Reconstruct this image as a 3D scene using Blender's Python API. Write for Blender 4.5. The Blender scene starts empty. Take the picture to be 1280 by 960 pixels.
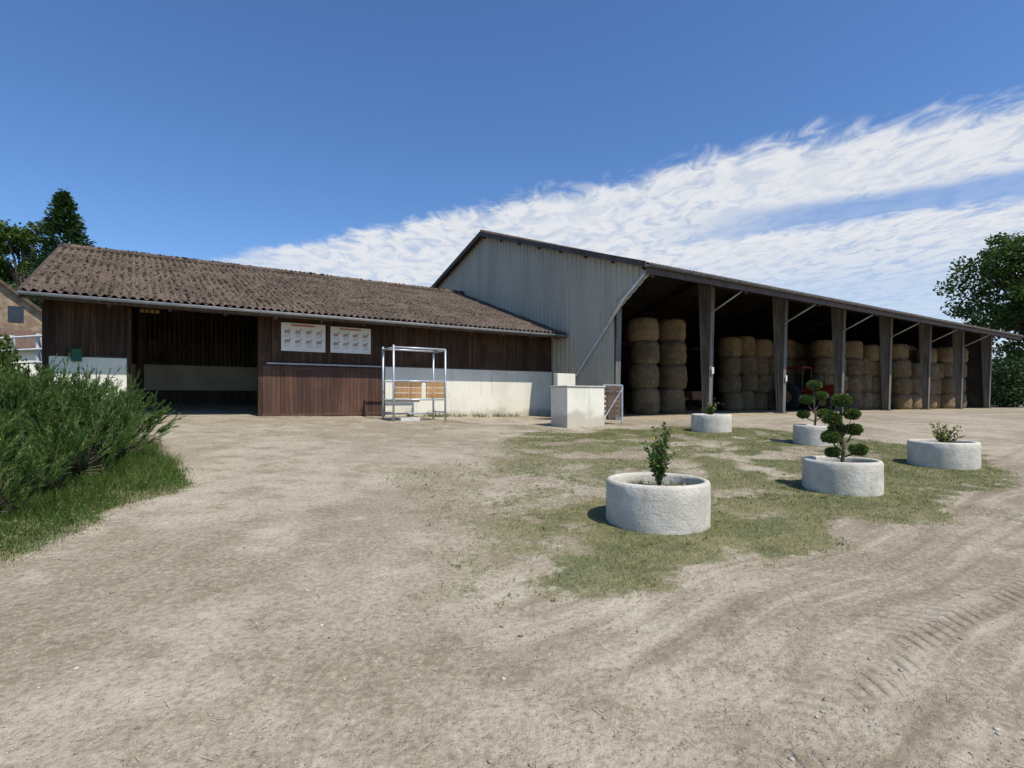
import bpy, math, random
import numpy as np
from mathutils import Vector
random.seed(7); rng=np.random.default_rng(11)
scene=bpy.context.scene
scene.view_settings.view_transform='Standard'; scene.view_settings.look='None'; scene.view_settings.exposure=0

# ------------------------------------------------------------------ helpers
U=(.829,.559); N=(-.559,.829); O=(3.36,18.4)
def W(s,t,z): return (O[0]+U[0]*s+N[0]*t, O[1]+U[1]*s+N[1]*t, z)
def vn(x,y,seed=0):
    x=np.asarray(x,float); y=np.asarray(y,float)
    ix=np.floor(x); iy=np.floor(y); fx=x-ix; fy=y-iy
    fx=fx*fx*(3-2*fx); fy=fy*fy*(3-2*fy)
    def h(a,b):
        v=np.sin(a*127.1+b*311.7+seed*74.7)*43758.5453
        return v-np.floor(v)
    return (h(ix,iy)*(1-fx)+h(ix+1,iy)*fx)*(1-fy)+(h(ix,iy+1)*(1-fx)+h(ix+1,iy+1)*fx)*fy
def fbm(x,y,seed=0,o=4):
    r=0;a=.5;tot=0
    for i in range(o):
        r=r+a*vn(x,y,seed+i*3.1); tot+=a; a*=.55; x=x*2.03+5.3; y=y*2.03+1.7
    return r/tot
def sst(a,b,x):
    t=np.clip((x-a)/(b-a),0,1); return t*t*(3-2*t)
def ground(X,Y):
    X=np.asarray(X,float); Y=np.asarray(Y,float)
    h=np.interp(Y,[-1000,2,16,18.5,21,26,60,200,3000],[0,0,.77,.87,.93,.93,.8,.0,-6])
    l=np.log1p(np.exp(np.clip(-X,-30,30)))
    h=h+.05*np.minimum(l,16)*sst(0,6,Y)
    h=h+.035*(fbm(X*.5,Y*.5,3)-.5)+.022*(fbm(X*2.3,Y*2.3,9)-.5)
    return h
def gz(x,y): return float(ground(x,y))

class MB:
    def __init__(s): s.v=[]; s.f=[]
    def add(s,v,f):
        b=len(s.v); s.v+= [tuple(p) for p in v]; s.f+=[tuple(i+b for i in q) for q in f]
    def hexa(s,p):
        s.add(p,[(3,2,1,0),(4,5,6,7),(0,1,5,4),(1,2,6,5),(2,3,7,6),(3,0,4,7)])
    def box(s,s0,s1,t0,t1,z0,z1,zt=None):
        z2=z1 if zt is None else zt
        s.hexa([W(s0,t0,z0),W(s1,t0,z0),W(s1,t1,z0),W(s0,t1,z0),W(s0,t0,z1),W(s1,t0,z1),W(s1,t1,z2),W(s0,t1,z2)])
    def wbox(s,x0,x1,y0,y1,z0,z1,rot=0,c=(0,0)):
        p=[]
        for z in (z0,z1):
            for x,y in ((x0,y0),(x1,y0),(x1,y1),(x0,y1)):
                p.append((c[0]+x*math.cos(rot)-y*math.sin(rot), c[1]+x*math.sin(rot)+y*math.cos(rot), z))
        s.hexa(p)
    def tube(s,pts,rad,seg=8,cap=True):
        pts=[Vector(p) for p in pts]
        if not hasattr(rad,'__len__'): rad=[rad]*len(pts)
        b=len(s.v); 
        for i,p in enumerate(pts):
            d=(pts[min(i+1,len(pts)-1)]-pts[max(i-1,0)]).normalized()
            a=d.cross(Vector((0,0,1)) if abs(d.z)<.95 else Vector((1,0,0))).normalized(); c=d.cross(a)
            for k in range(seg):
                an=2*math.pi*k/seg
                s.v.append(tuple(p+(a*math.cos(an)+c*math.sin(an))*rad[i]))
        for i in range(len(pts)-1):
            for k in range(seg):
                k2=(k+1)%seg
                s.f.append((b+i*seg+k,b+i*seg+k2,b+(i+1)*seg+k2,b+(i+1)*seg+k))
        if cap:
            s.f.append(tuple(b+k for k in range(seg))[::-1]); s.f.append(tuple(b+(len(pts)-1)*seg+k for k in range(seg)))
    def lathe(s,c,prof,seg=40,jit=0,seed=0):
        b=len(s.v); n=len(prof); r0=random.Random(seed)
        for i,(r,z) in enumerate(prof):
            for k in range(seg):
                a=2*math.pi*k/seg; rr=r*(1+(r0.random()-.5)*jit)
                s.v.append((c[0]+rr*math.cos(a),c[1]+rr*math.sin(a),c[2]+z))
        for i in range(n-1):
            for k in range(seg):
                k2=(k+1)%seg; s.f.append((b+i*seg+k,b+i*seg+k2,b+(i+1)*seg+k2,b+(i+1)*seg+k))
    def obj(s,name,mat,parent=None,smooth=False,bevel=0):
        me=bpy.data.meshes.new(name); me.from_pydata(s.v,[],s.f); me.update()
        ob=bpy.data.objects.new(name,me); scene.collection.objects.link(ob)
        if mat: me.materials.append(mat)
        if smooth: me.polygons.foreach_set('use_smooth',[True]*len(me.polygons))
        if parent: ob.parent=parent
        if bevel:
            m=ob.modifiers.new('bevel','BEVEL'); m.width=bevel; m.segments=2; m.limit_method='ANGLE'
        return ob
def np_obj(name,V,F,mat,parent=None,smooth=False):
    V=np.asarray(V,np.float32); F=np.asarray(F,np.int32); k=F.shape[1]
    me=bpy.data.meshes.new(name)
    me.vertices.add(len(V)); me.vertices.foreach_set('co',V.ravel())
    me.loops.add(F.size); me.loops.foreach_set('vertex_index',F.ravel())
    me.polygons.add(len(F)); me.polygons.foreach_set('loop_start',np.arange(0,F.size,k,dtype=np.int32))
    me.polygons.foreach_set('loop_total',np.full(len(F),k,np.int32))
    if smooth: me.polygons.foreach_set('use_smooth',np.ones(len(F),bool))
    me.update(calc_edges=True); me.validate()
    ob=bpy.data.objects.new(name,me); scene.collection.objects.link(ob)
    if mat: me.materials.append(mat)
    if parent: ob.parent=parent
    return ob
def empty(name,loc=(0,0,0)):
    e=bpy.data.objects.new(name,None); scene.collection.objects.link(e); return e

# ------------------------------------------------------------------ materials
class NT:
    def __init__(s,name):
        s.m=bpy.data.materials.new(name); s.m.use_nodes=True; s.t=s.m.node_tree
        s.b=s.t.nodes['Principled BSDF']; s.b.inputs['Specular IOR Level'].default_value=.25
        s.pos=s.t.nodes.new('ShaderNodeNewGeometry').outputs['Position']
        s.geo=s.pos.node
    def n(s,ty,**k):
        x=s.t.nodes.new(ty)
        for a,b in k.items(): setattr(x,a,b)
        return x
    def put(s,inp,v):
        if isinstance(v,bpy.types.NodeSocket): s.t.links.new(v,inp)
        else:
            if hasattr(v,'__len__') and len(v)==3 and inp.type=='RGBA': v=(*v,1)
            inp.default_value=v
    def m_(s,op,a,b=0,c=0,clamp=False):
        x=s.n('ShaderNodeMath',operation=op,use_clamp=clamp)
        s.put(x.inputs[0],a); s.put(x.inputs[1],b); s.put(x.inputs[2],c); return x.outputs[0]
    def noise(s,scale,detail=4,vec=None,rough=.55,dist=0):
        x=s.n('ShaderNodeTexNoise'); s.put(x.inputs['Vector'],vec or s.pos); x.inputs['Scale'].default_value=scale
        x.inputs['Detail'].default_value=min(detail,4); x.inputs['Roughness'].default_value=rough; x.inputs['Distortion'].default_value=dist
        return x.outputs['Fac']
    def vmap(s,scale,rotz=0,vec=None):
        x=s.n('ShaderNodeMapping'); s.put(x.inputs['Vector'],vec or s.pos); x.inputs['Scale'].default_value=scale; x.inputs['Rotation'].default_value=(0,0,rotz); return x.outputs[0]
    def ss(s,v,a,b,lo=0,hi=1):
        x=s.n('ShaderNodeMapRange',interpolation_type='SMOOTHSTEP'); s.put(x.inputs[0],v)
        for i,k in enumerate((a,b,lo,hi)): x.inputs[i+1].default_value=k
        return x.outputs[0]
    def mix(s,f,a,b,mode='MIX'):
        x=s.n('ShaderNodeMix',data_type='RGBA',blend_type=mode); s.put(x.inputs[0],f); s.put(x.inputs[6],a); s.put(x.inputs[7],b); return x.outputs[2]
    def bump(s,h,dist=.01,st=1,nrm=None):
        x=s.n('ShaderNodeBump'); s.put(x.inputs['Height'],h); x.inputs['Distance'].default_value=dist; x.inputs['Strength'].default_value=st
        if nrm: s.put(x.inputs['Normal'],nrm)
        return x.outputs[0]
    def rnd(s): return s.geo.outputs['Random Per Island']
    def fin(s,col,rough=.85,nrm=None,metal=0):
        s.put(s.b.inputs['Base Color'],col); s.put(s.b.inputs['Roughness'],rough); s.b.inputs['Metallic'].default_value=metal
        if nrm: s.put(s.b.inputs['Normal'],nrm)
        return s.m
def basic(name,c1,c2,scale=3,rough=.85,bd=0,bs=40,metal=0,isl=0):
    k=NT(name); f=k.ss(k.noise(scale,3),.3,.7)
    col=k.mix(f,c1,c2)
    if isl: col=k.mix(isl,col,k.mix(k.rnd(),(.25,.25,.25),(1.7,1.7,1.7)),'MULTIPLY')
    return k.fin(col,rough,k.bump(k.noise(bs,2),bd) if bd else None,metal)
def wood(name,c1,c2,rough=.85):
    k=NT(name)
    v=k.vmap((14,14,.7)); nf=k.noise(1.5,4,v); f=k.ss(nf,.3,.72)
    col=k.mix(f,c1,c2); col=k.mix(.55,col,k.mix(k.rnd(),(.45,.45,.45),(1.45,1.4,1.35)),'MULTIPLY')
    col=k.mix(k.ss(k.noise(.9,3),.5,.75,0,.5),col,tuple(x*1.7 for x in c2))
    return k.fin(col,rough,k.bump(nf,.005))
def leafmat(name,c1,c2,c3=None,rough=.55,tr=.3,dark=(.45,.5,.4)):
    k=NT(name); r=k.rnd(); col=k.mix(r,c1,c2)
    f=k.ss(k.noise(1.1,2),.4,.65); col=k.mix(f,k.mix(.5,col,dark,'MULTIPLY'),col)
    if c3: col=k.mix(k.ss(r,.86,.9),col,c3)
    k.fin(col,rough)
    tn=k.n('ShaderNodeBsdfTranslucent'); k.put(tn.inputs[0],k.mix(.5,col,(.12,.2,.02)))
    ms=k.n('ShaderNodeMixShader'); ms.inputs[0].default_value=tr
    k.t.links.new(k.b.outputs[0],ms.inputs[1]); k.t.links.new(tn.outputs[0],ms.inputs[2])
    k.t.links.new(ms.outputs[0],k.t.nodes['Material Output'].inputs[0]); return k.m

def ground_mat():
    k=NT('ground_mat'); at=k.n('ShaderNodeAttribute',attribute_name='grass'); at2=k.n('ShaderNodeAttribute',attribute_name='straw')
    big=k.noise(.35,3); mid=k.noise(2.0,4,rough=.68); fine=k.noise(24,4,rough=.7); grit=k.noise(120,2,rough=.7)
    c=k.mix(k.ss(big,.40,.60),(.315,.258,.178),(.435,.372,.272))
    c=k.mix(k.ss(mid,.44,.70,0,.8),c,(.235,.182,.118))
    c=k.mix(k.ss(mid,.46,.30,0,.6),c,(.52,.455,.345))
    c=k.mix(k.ss(fine,.45,.75,0,.6),c,(.54,.475,.37))
    c=k.mix(k.ss(fine,.5,.3,0,.55),c,(.16,.125,.085))
    c=k.mix(k.ss(grit,.54,.7,0,.7),c,(.13,.105,.075))
    vn_=k.n('ShaderNodeTexVoronoi',feature='F1'); k.put(vn_.inputs['Vector'],k.pos); vn_.inputs['Scale'].default_value=40
    vcol=vn_.outputs['Color']; vd=vn_.outputs['Distance']
    sep=k.n('ShaderNodeSeparateColor'); k.put(sep.inputs[0],vcol)
    stone=k.m_('MULTIPLY',k.ss(sep.outputs[0],.78,.85),k.ss(vd,.34,.2))
    c=k.mix(k.m_('MULTIPLY',stone,.75),c,k.mix(sep.outputs[1],(.19,.155,.12),(.62,.57,.49)))
    dots=[]
    for ax in (U,N):
        x=k.n('ShaderNodeVectorMath',operation='DOT_PRODUCT'); k.put(x.inputs[0],k.pos); x.inputs[1].default_value=(ax[0],ax[1],0); dots.append(x.outputs['Value'])
    s_,t_=dots
    t_=k.m_('ADD',t_,k.m_('MULTIPLY',k.m_('SUBTRACT',k.noise(.4,0),.5),.5))
    lane=k.m_('MULTIPLY',k.ss(t_,4.4,3.2),k.ss(s_,1.0,2.8))
    cv=k.n('ShaderNodeCombineXYZ'); k.put(cv.inputs[0],k.m_('MULTIPLY',s_,.35)); k.put(cv.inputs[1],k.m_('MULTIPLY',t_,5.0))
    stre=k.noise(1.0,3,cv.outputs[0],.6)
    c=k.mix(k.m_('MULTIPLY',k.ss(stre,.48,.66,0,.6),lane),c,(.20,.152,.102))
    c=k.mix(k.m_('MULTIPLY',k.ss(stre,.46,.34,0,.5),lane),c,(.50,.435,.33))
    hgt=0; tone=0
    patch=k.ss(k.noise(2.6,3),.38,.60)
    for tc,w,per,st in ((1.45,.23,.115,.85),(2.25,.19,.11,.25),(.62,.23,.115,.7)):
        d=k.m_('SUBTRACT',t_,tc); a=k.m_('ABSOLUTE',d)
        mask=k.ss(a,w,w-.10)
        side=k.m_('MULTIPLY',k.m_('GREATER_THAN',d,0),.5)
        ph=k.m_('FRACT',k.m_('ADD',k.m_('DIVIDE',k.m_('ADD',s_,k.m_('MULTIPLY',a,.65)),per),side))
        lug=k.m_('MULTIPLY',k.ss(ph,.0,.3),k.ss(ph,.85,.4))
        lm=k.m_('MULTIPLY',k.m_('MULTIPLY',lug,mask),k.m_('MULTIPLY',patch,st))
        e=k.m_('SUBTRACT',lm,k.m_('MULTIPLY',mask,.5*st))
        hgt=k.m_('ADD',hgt,e); tone=k.m_('ADD',tone,k.m_('ADD',k.m_('MULTIPLY',mask,st*.14),k.m_('MULTIPLY',lm,.28)))
    near=k.ss(s_,7.5,5.0,.25,1)
    lane2=k.m_('MULTIPLY',lane,near)
    hgt=k.m_('MULTIPLY',hgt,lane2); tone=k.m_('MULTIPLY',tone,lane2)
    c=k.mix(k.m_('MINIMUM',tone,.6),c,(.15,.113,.075))
    c=k.mix(k.m_('MULTIPLY',at2.outputs['Fac'],k.ss(fine,.35,.55)),c,(.44,.34,.19))
    g=at.outputs['Fac']; gn=k.m_('ADD',g,k.m_('MULTIPLY',k.m_('SUBTRACT',k.noise(9,4,rough=.7),.5),1.2))
    gf=k.ss(gn,.34,.80,0,.82)
    gc=k.mix(k.ss(mid,.4,.6),(.095,.11,.032),(.20,.185,.08))
    c=k.mix(gf,c,gc)
    h=k.m_('ADD',k.m_('MULTIPLY',fine,.75),k.m_('MULTIPLY',stone,.25)); h=k.m_('ADD',h,k.m_('MULTIPLY',mid,2.0))
    h=k.m_('ADD',h,k.m_('MULTIPLY',hgt,.75))
    return k.fin(c,.95,k.bump(h,.030,.9))

M_ground=ground_mat()
M_board=wood('weathered_brown_boards',(.035,.02,.012),(.085,.05,.03))
M_board2=wood('inner_boards',(.04,.03,.02),(.10,.07,.045))
M_door=wood('red_brown_door',(.07,.037,.025),(.115,.06,.04),.6)
M_beam=wood('fascia_wood',(.05,.035,.025),(.12,.09,.07))
def stucco():
    k=NT('white_render_wall'); f=k.ss(k.noise(1.2,4),.35,.7)
    c=k.mix(f,(.82,.78,.65),(.72,.68,.56)); 
    sx=k.n('ShaderNodeSeparateXYZ'); k.put(sx.inputs[0],k.pos)
    z=k.m_('ADD',sx.outputs[2],k.m_('MULTIPLY',k.m_('SUBTRACT',k.noise(2.5,4),.5),.7))
    c=k.mix(k.ss(z,1.28,.98,0,.6),c,(.38,.32,.23))
    c=k.mix(k.ss(k.noise(2,4,k.vmap((3,3,.4))),.55,.8,0,.5),c,(.40,.38,.31))
    return k.fin(c,.9,k.bump(k.noise(35,3),.006))
M_white=stucco()
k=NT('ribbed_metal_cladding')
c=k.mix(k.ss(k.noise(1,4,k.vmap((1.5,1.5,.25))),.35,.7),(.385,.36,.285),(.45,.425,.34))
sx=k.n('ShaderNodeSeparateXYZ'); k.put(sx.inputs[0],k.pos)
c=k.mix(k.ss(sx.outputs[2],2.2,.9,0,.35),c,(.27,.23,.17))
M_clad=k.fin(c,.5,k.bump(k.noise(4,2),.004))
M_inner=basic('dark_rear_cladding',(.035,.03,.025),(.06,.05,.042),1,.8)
M_trim=basic('dark_trim',(.06,.045,.04),(.10,.08,.07),4,.6)
M_gut=basic('zinc_gutter',(.32,.33,.34),(.42,.43,.44),5,.45)
M_gut2=basic('aged_gutter',(.11,.105,.10),(.19,.18,.17),5,.6)
M_pvc=basic('pvc_pipe',(.52,.51,.48),(.62,.61,.58),5,.4)
M_steel=basic('galvanised_steel',(.42,.44,.47),(.55,.57,.60),8,.4,metal=.4)
def colmat():
    k=NT('weathered_post'); v=k.vmap((10,10,.8)); nf=k.noise(1.2,4,v); c=k.mix(k.ss(nf,.3,.7),(.10,.096,.09),(.20,.19,.175))
    return k.fin(c,.8,k.bump(nf,.004))
M_post=colmat()
def conc():
    k=NT('rough_concrete'); c=k.mix(k.ss(k.noise(3,4),.35,.7),(.55,.505,.42),(.70,.655,.56))
    ag=k.noise(45,4,rough=.7)
    c=k.mix(k.ss(ag,.52,.7,0,.5),c,(.32,.285,.23)); c=k.mix(k.ss(k.noise(6,4,k.vmap((2,2,.5))),.54,.78,0,.5),c,(.30,.26,.20))
    v=k.n('ShaderNodeTexVoronoi',feature='F1'); k.put(v.inputs['Vector'],k.pos); v.inputs['Scale'].default_value=26
    pit=k.ss(v.outputs['Distance'],.06,.15); c=k.mix(k.m_('MULTIPLY',k.m_('SUBTRACT',1,pit),.8),c,(.16,.14,.11))
    return k.fin(c,.95,k.bump(k.m_('ADD',k.m_('ADD',k.m_('MULTIPLY',ag,.7),k.noise(9,3)),k.m_('MULTIPLY',pit,.3)),.014))
M_conc=conc()
M_soil=basic('planter_soil',(.08,.065,.045),(.18,.155,.12),18,.95,.03,30)
def roofmat(name='mossy_fibre_cement'):
    k=NT(name); c=k.mix(k.ss(k.noise(1.1,4,rough=.7),.35,.68),(.08,.056,.044),(.165,.125,.098))
    m1=k.noise(7,4,rough=.75)
    c=k.mix(k.ss(m1,.48,.68,0,.9),c,(.235,.15,.108))
    c=k.mix(k.ss(k.noise(11,4,rough=.7),.54,.66,0,.9),c,(.042,.038,.024))
    m2=k.noise(17,4,rough=.7)
    c=k.mix(k.ss(m2,.58,.7,0,.8),c,(.28,.25,.20))
    return k.fin(c,.95,k.bump(m2,.03))
M_roof=roofmat()
M_moss=basic('moss',(.04,.042,.02),(.10,.085,.042),5,.95,isl=.5)
def balemat():
    k=NT('straw_bale'); v=k.vmap((1,1,7)); nf=k.noise(7,4,v,rough=.75); c=k.mix(k.ss(nf,.3,.7),(.20,.14,.072),(.42,.32,.19))
    c=k.mix(.9,c,k.mix(k.rnd(),(.42,.40,.38),(1.2,1.12,1.05)),'MULTIPLY')
    c=k.mix(k.ss(k.noise(1.6,3),.46,.68,0,.65),c,(.12,.09,.06))
    c=k.mix(k.ss(k.noise(4,3),.55,.7,0,.5),c,(.36,.32,.25))
    return k.fin(c,.9,k.bump(nf,.09))
M_bale=balemat()
M_bark=basic('bark',(.06,.045,.03),(.14,.11,.08),8,.95,.02,15)

# ------------------------------------------------------------------ ground sheet
poly=np.array([(-.7,3.75),(.3,3.95),(1.4,4.45),(2.8,5.0),(4.5,6.1),(7.7,8.5),(8.9,10.7),(8.5,13.9),(5.7,16.4),(.0,14.4),(-1.6,8.1),(-.9,5.4)])
def sdf(X,Y):
    X=np.asarray(X,float);Y=np.asarray(Y,float)
    d=np.full(X.shape,1e9); ins=np.zeros(X.shape,bool); n=len(poly)
    for i in range(n):
        a=poly[i]; b=poly[(i+1)%n]; e=b-a
        t=np.clip(((X-a[0])*e[0]+(Y-a[1])*e[1])/(e@e),0,1)
        d=np.minimum(d,np.hypot(X-a[0]-t*e[0],Y-a[1]-t*e[1]))
        c=((a[1]>Y)!=(b[1]>Y))&(X<(b[0]-a[0])*(Y-a[1])/(b[1]-a[1]+1e-9)+a[0]); ins^=c
    return np.where(ins,d,-d)
PL=[(1.607,6.2,.56,.47),(4.62,7.85,.495,.42),(7.54,9.8,.515,.42),(6.75,12.5,.43,.42),(5.3,14.9,.51,.45)]
def g_island(X,Y):
    d=sdf(X,Y)+ (fbm(X*1.1,Y*1.1,21)-.5)*1.6+(fbm(X*4,Y*4,22)-.5)*.5
    w=np.clip(.50+.13*X,.24,.92)
    edge=np.exp(-((d-.7)/.9)**2)*sst(-.8,1.0,X)
    pn=sst(.34,.58,fbm(X*1.7,Y*1.7,5)+.10*edge)
    near=0
    for (a,b,r,_) in PL: near=np.maximum(near,np.exp(-np.maximum(0,np.hypot(X-a,Y-b)-r)/.35))
    return np.clip(sst(-.3,.6,d)*(w*(.34+.66*pn)+.32*edge+.4*near*(d>0)),0,1)
def g_left(X,Y):
    xl=np.where(Y<7.2,-3.95,-3.95-(Y-7.2)*.85)+(fbm(X*1.7,Y*1.7,33)-.5)*.7
    return sst(-.05,.35,xl-X)*(Y<30)
def g_base(X,Y):
    s=(X-O[0])*U[0]+(Y-O[1])*U[1]; t=(X-O[0])*N[0]+(Y-O[1])*N[1]
    a=np.exp(-np.abs(t-3.15)/.3)*(s>-10)*(s<0)*.7*sst(.4,.6,fbm(X*2,Y*2,8))
    b=sst(.53,.66,fbm(X*.9,Y*.9,44))*.45*(Y>6)*(Y<18)*(X<7)
    return a+b*(t<3)
def g_far(X,Y): 
    t=(X-O[0])*N[0]+(Y-O[1])*N[1]
    return np.maximum(sst(45,60,Y),np.maximum(sst(-14,-17,X),sst(20,23,t)))
def grass(X,Y): return np.maximum.reduce([g_island(X,Y),g_left(X,Y),g_base(X,Y),g_far(X,Y)])
def axis(lo,hi,st,far,neg):
    a=list(np.arange(lo,hi,st)); x=hi; d=st
    while x<far: a.append(x); d*=1.25; x+=d
    a.append(far); x=lo; d=st; b=[]
    while x>neg:
        d*=1.25; x-=d; b.append(x)
    return np.array(b[::-1]+a)
xs=axis(-12,16,.10,2500,-2500); ys=axis(0,24,.10,2500,-300)
GX,GY=np.meshgrid(xs,ys); GZ=ground(GX,GY)
nx=len(xs); ny=len(ys); V=np.stack([GX.ravel(),GY.ravel(),GZ.ravel()],1)
i=np.arange(nx*ny).reshape(ny,nx)
F=np.stack([i[:-1,:-1].ravel(),i[:-1,1:].ravel(),i[1:,1:].ravel(),i[1:,:-1].ravel()],1)
g=np_obj('ground',V,F,M_ground,smooth=True)
a=g.data.attributes.new('grass','FLOAT','POINT'); a.data.foreach_set('value',grass(GX.ravel(),GY.ravel()).astype(np.float32))
tt=(GX-O[0])*N[0]+(GY-O[1])*N[1]; sg=(GX-O[0])*U[0]+(GY-O[1])*U[1]
stw=(sst(-1.3,.2,tt)*(tt<17)*(sg>1)*(sg<38)*(.35+.65*sst(.4,.6,fbm(GX,GY,17)))).ravel()
a=g.data.attributes.new('straw','FLOAT','POINT'); a.data.foreach_set('value',stw.astype(np.float32))

def blades(P,h,w,lean):
    n=len(P); an=rng.uniform(0,6.283,n); dx=np.cos(an); dy=np.sin(an)
    le=rng.normal(0,lean,(n,2))*h[:,None]
    a=P.copy(); a[:,0]-=dx*w; a[:,1]-=dy*w; b=P.copy(); b[:,0]+=dx*w; b[:,1]+=dy*w
    c=P.copy(); c[:,:2]+=le; c[:,2]+=h
    V=np.stack([a,b,c],1).reshape(-1,3); F=np.arange(3*n).reshape(n,3); return V,F
def scat(n,x0,x1,y0,y1,fn,pw=1):
    X=rng.uniform(x0,x1,n);Y=rng.uniform(y0,y1,n); k=rng.random(n)<fn(X,Y)**pw
    for (a,b,r,_) in PL: k&=np.hypot(X-a,Y-b)>r
    X=X[k];Y=Y[k]; return np.stack([X,Y,ground(X,Y)-.004],1)
M_grass=leafmat('short_grass',(.085,.12,.02),(.20,.22,.055),(.38,.31,.14),tr=.25,dark=(.7,.7,.6))
P=scat(280000,-2,9.5,3.5,17,lambda X,Y:np.maximum(g_island(X,Y),g_base(X,Y)),1.6)
h=rng.uniform(.012,.045,len(P))*(.5+1.0*fbm(P[:,0]*2,P[:,1]*2,2)); V,F=blades(P,h,rng.uniform(.002,.004,len(P)),.8)
np_obj('grass_patch',V,F,M_grass)
P=scat(4200,-2,9.5,3.5,17,lambda X,Y:g_island(X,Y)*sst(.5,.65,fbm(X*1.3,Y*1.3,71)))
C=np.repeat(P,6,0)+rng.normal(0,.022,(len(P)*6,3))*np.array([1,1,.25])+np.array([0,0,.015])
M_grass2=leafmat('verge_grass',(.05,.10,.016),(.13,.205,.035),(.24,.25,.09),tr=.3)
def unit(v): return v/np.linalg.norm(v,axis=1,keepdims=True)
def leaves(C,L,Wd,up=.3,dirs=None):
    n=len(C); a=rng.normal(size=(n,3)); 
    if dirs is not None: a=dirs+a*.35
    a=unit(a); r=rng.normal(size=(n,3)); r[:,2]+=up; b=unit(np.cross(a,r)); 
    L=np.broadcast_to(L,(n,))[:,None]; Wd=np.broadcast_to(Wd,(n,))[:,None]
    V=np.stack([C-a*L*.5,C+b*Wd*.5+a*L*.05,C+a*L*.5,C-b*Wd*.5+a*L*.05],1).reshape(-1,3)
    return V,np.arange(4*n).reshape(n,4)
V,F=leaves(C,.035,.014,2.5); np_obj('weed_patch',V,F,M_grass)
def gl(X,Y): return g_left(X,Y)*(.35+.65*sst(.3,.6,fbm(X*2,Y*2,12)))
P=scat(170000,-9,-3.5,2.8,10,gl)
h=rng.uniform(.03,.17,len(P))*(.25+1.2*sst(0,1.1,-P[:,0]-3.9)); V,F=blades(P,h,rng.uniform(.002,.0045,len(P)),.45)
np_obj('grass_verge',V,F,M_grass2)
def gb(X,Y):
    s=(X-O[0])*U[0]+(Y-O[1])*U[1]; t=(X-O[0])*N[0]+(Y-O[1])*N[1]
    return np.exp(-np.abs(t-3.05)/.12)*(t<3.2)*(s<-.1)*(s>-6)*sst(.35,.6,fbm(X*2,Y*2,8))
P=scat(60000,-5,2.5,16,21.5,gb); h=rng.uniform(.04,.22,len(P)); V,F=blades(P,h,np.full(len(P),.008),.4)
np_obj('wall_weeds',V,F,M_grass2)

def ico():
    t=(1+5**.5)/2
    v=np.array([(-1,t,0),(1,t,0),(-1,-t,0),(1,-t,0),(0,-1,t),(0,1,t),(0,-1,-t),(0,1,-t),(t,0,-1),(t,0,1),(-t,0,-1),(-t,0,1)],float); v/=np.linalg.norm(v[0])
    f=np.array([(0,11,5),(0,5,1),(0,1,7),(0,7,10),(0,10,11),(1,5,9),(5,11,4),(11,10,2),(10,7,6),(7,1,8),(3,9,4),(3,4,2),(3,2,6),(3,6,8),(3,8,9),(4,9,5),(2,4,11),(6,2,10),(8,6,7),(9,8,1)])
    return v,f
def lumps(P,R,flat=.6,jit=.25):
    v,f=ico(); n=len(P); V=v[None]*R[:,None,None]*(1+rng.normal(0,jit,(n,12,1)))
    sc=rng.uniform(.7,1.3,(n,1,3)); sc[:,:,2]*=flat; V=V*sc
    an=rng.uniform(0,6.28,n); c=np.cos(an)[:,None]; s=np.sin(an)[:,None]
    x=V[:,:,0]*c-V[:,:,1]*s; y=V[:,:,0]*s+V[:,:,1]*c; V=np.stack([x,y,V[:,:,2]],2)+P[:,None]
    return V.reshape(-1,3),(f[None]+np.arange(n)[:,None,None]*12).reshape(-1,3)
n=11000; Y=2.0+rng.random(n)**2*12; X=rng.uniform(-1.05,1.05,n)*Y; k_=g_left(X,Y)<.5; X=X[k_];Y=Y[k_]
R=rng.uniform(.002,.005,len(X))+ (rng.random(len(X))<.04)*rng.uniform(.002,.010,len(X))
V,F=lumps(np.stack([X,Y,ground(X,Y)+R*.2],1),R)
kk=NT('pebbles'); M_peb=kk.fin(kk.mix(kk.rnd(),(.17,.135,.10),(.56,.51,.43)),.9)
np_obj('gravel',V,F,M_peb)
n=1300; Y=2.2+rng.random(n)*14; X=rng.uniform(-.7,1.,n)*Y; k_=g_left(X,Y)<.5; X=X[k_];Y=Y[k_]
s2=rng.uniform(1.5,34,2500); t2=rng.uniform(-1.4,2,2500); X=np.r_[X,O[0]+U[0]*s2+N[0]*t2]; Y=np.r_[Y,O[1]+U[1]*s2+N[1]*t2]
n=len(X); L=rng.uniform(.008,.05,n); an=rng.uniform(0,6.28,n); Z=ground(X,Y)+.008
dx=np.cos(an);dy=np.sin(an);w=.001+.0002*Y
V=np.stack([np.stack([X-dx*L-dy*w,Y-dy*L+dx*w,Z],1),np.stack([X+dx*L-dy*w,Y+dy*L+dx*w,Z+.004],1),np.stack([X+dx*L+dy*w,Y+dy*L-dx*w,Z+.004],1),np.stack([X-dx*L+dy*w,Y-dy*L-dx*w,Z],1)],1).reshape(-1,3)
kk=NT('straw'); np_obj('straw_wisps',V,np.arange(4*n).reshape(n,4),kk.fin(kk.mix(kk.rnd(),(.3,.23,.12),(.58,.48,.31)),.8))

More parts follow.
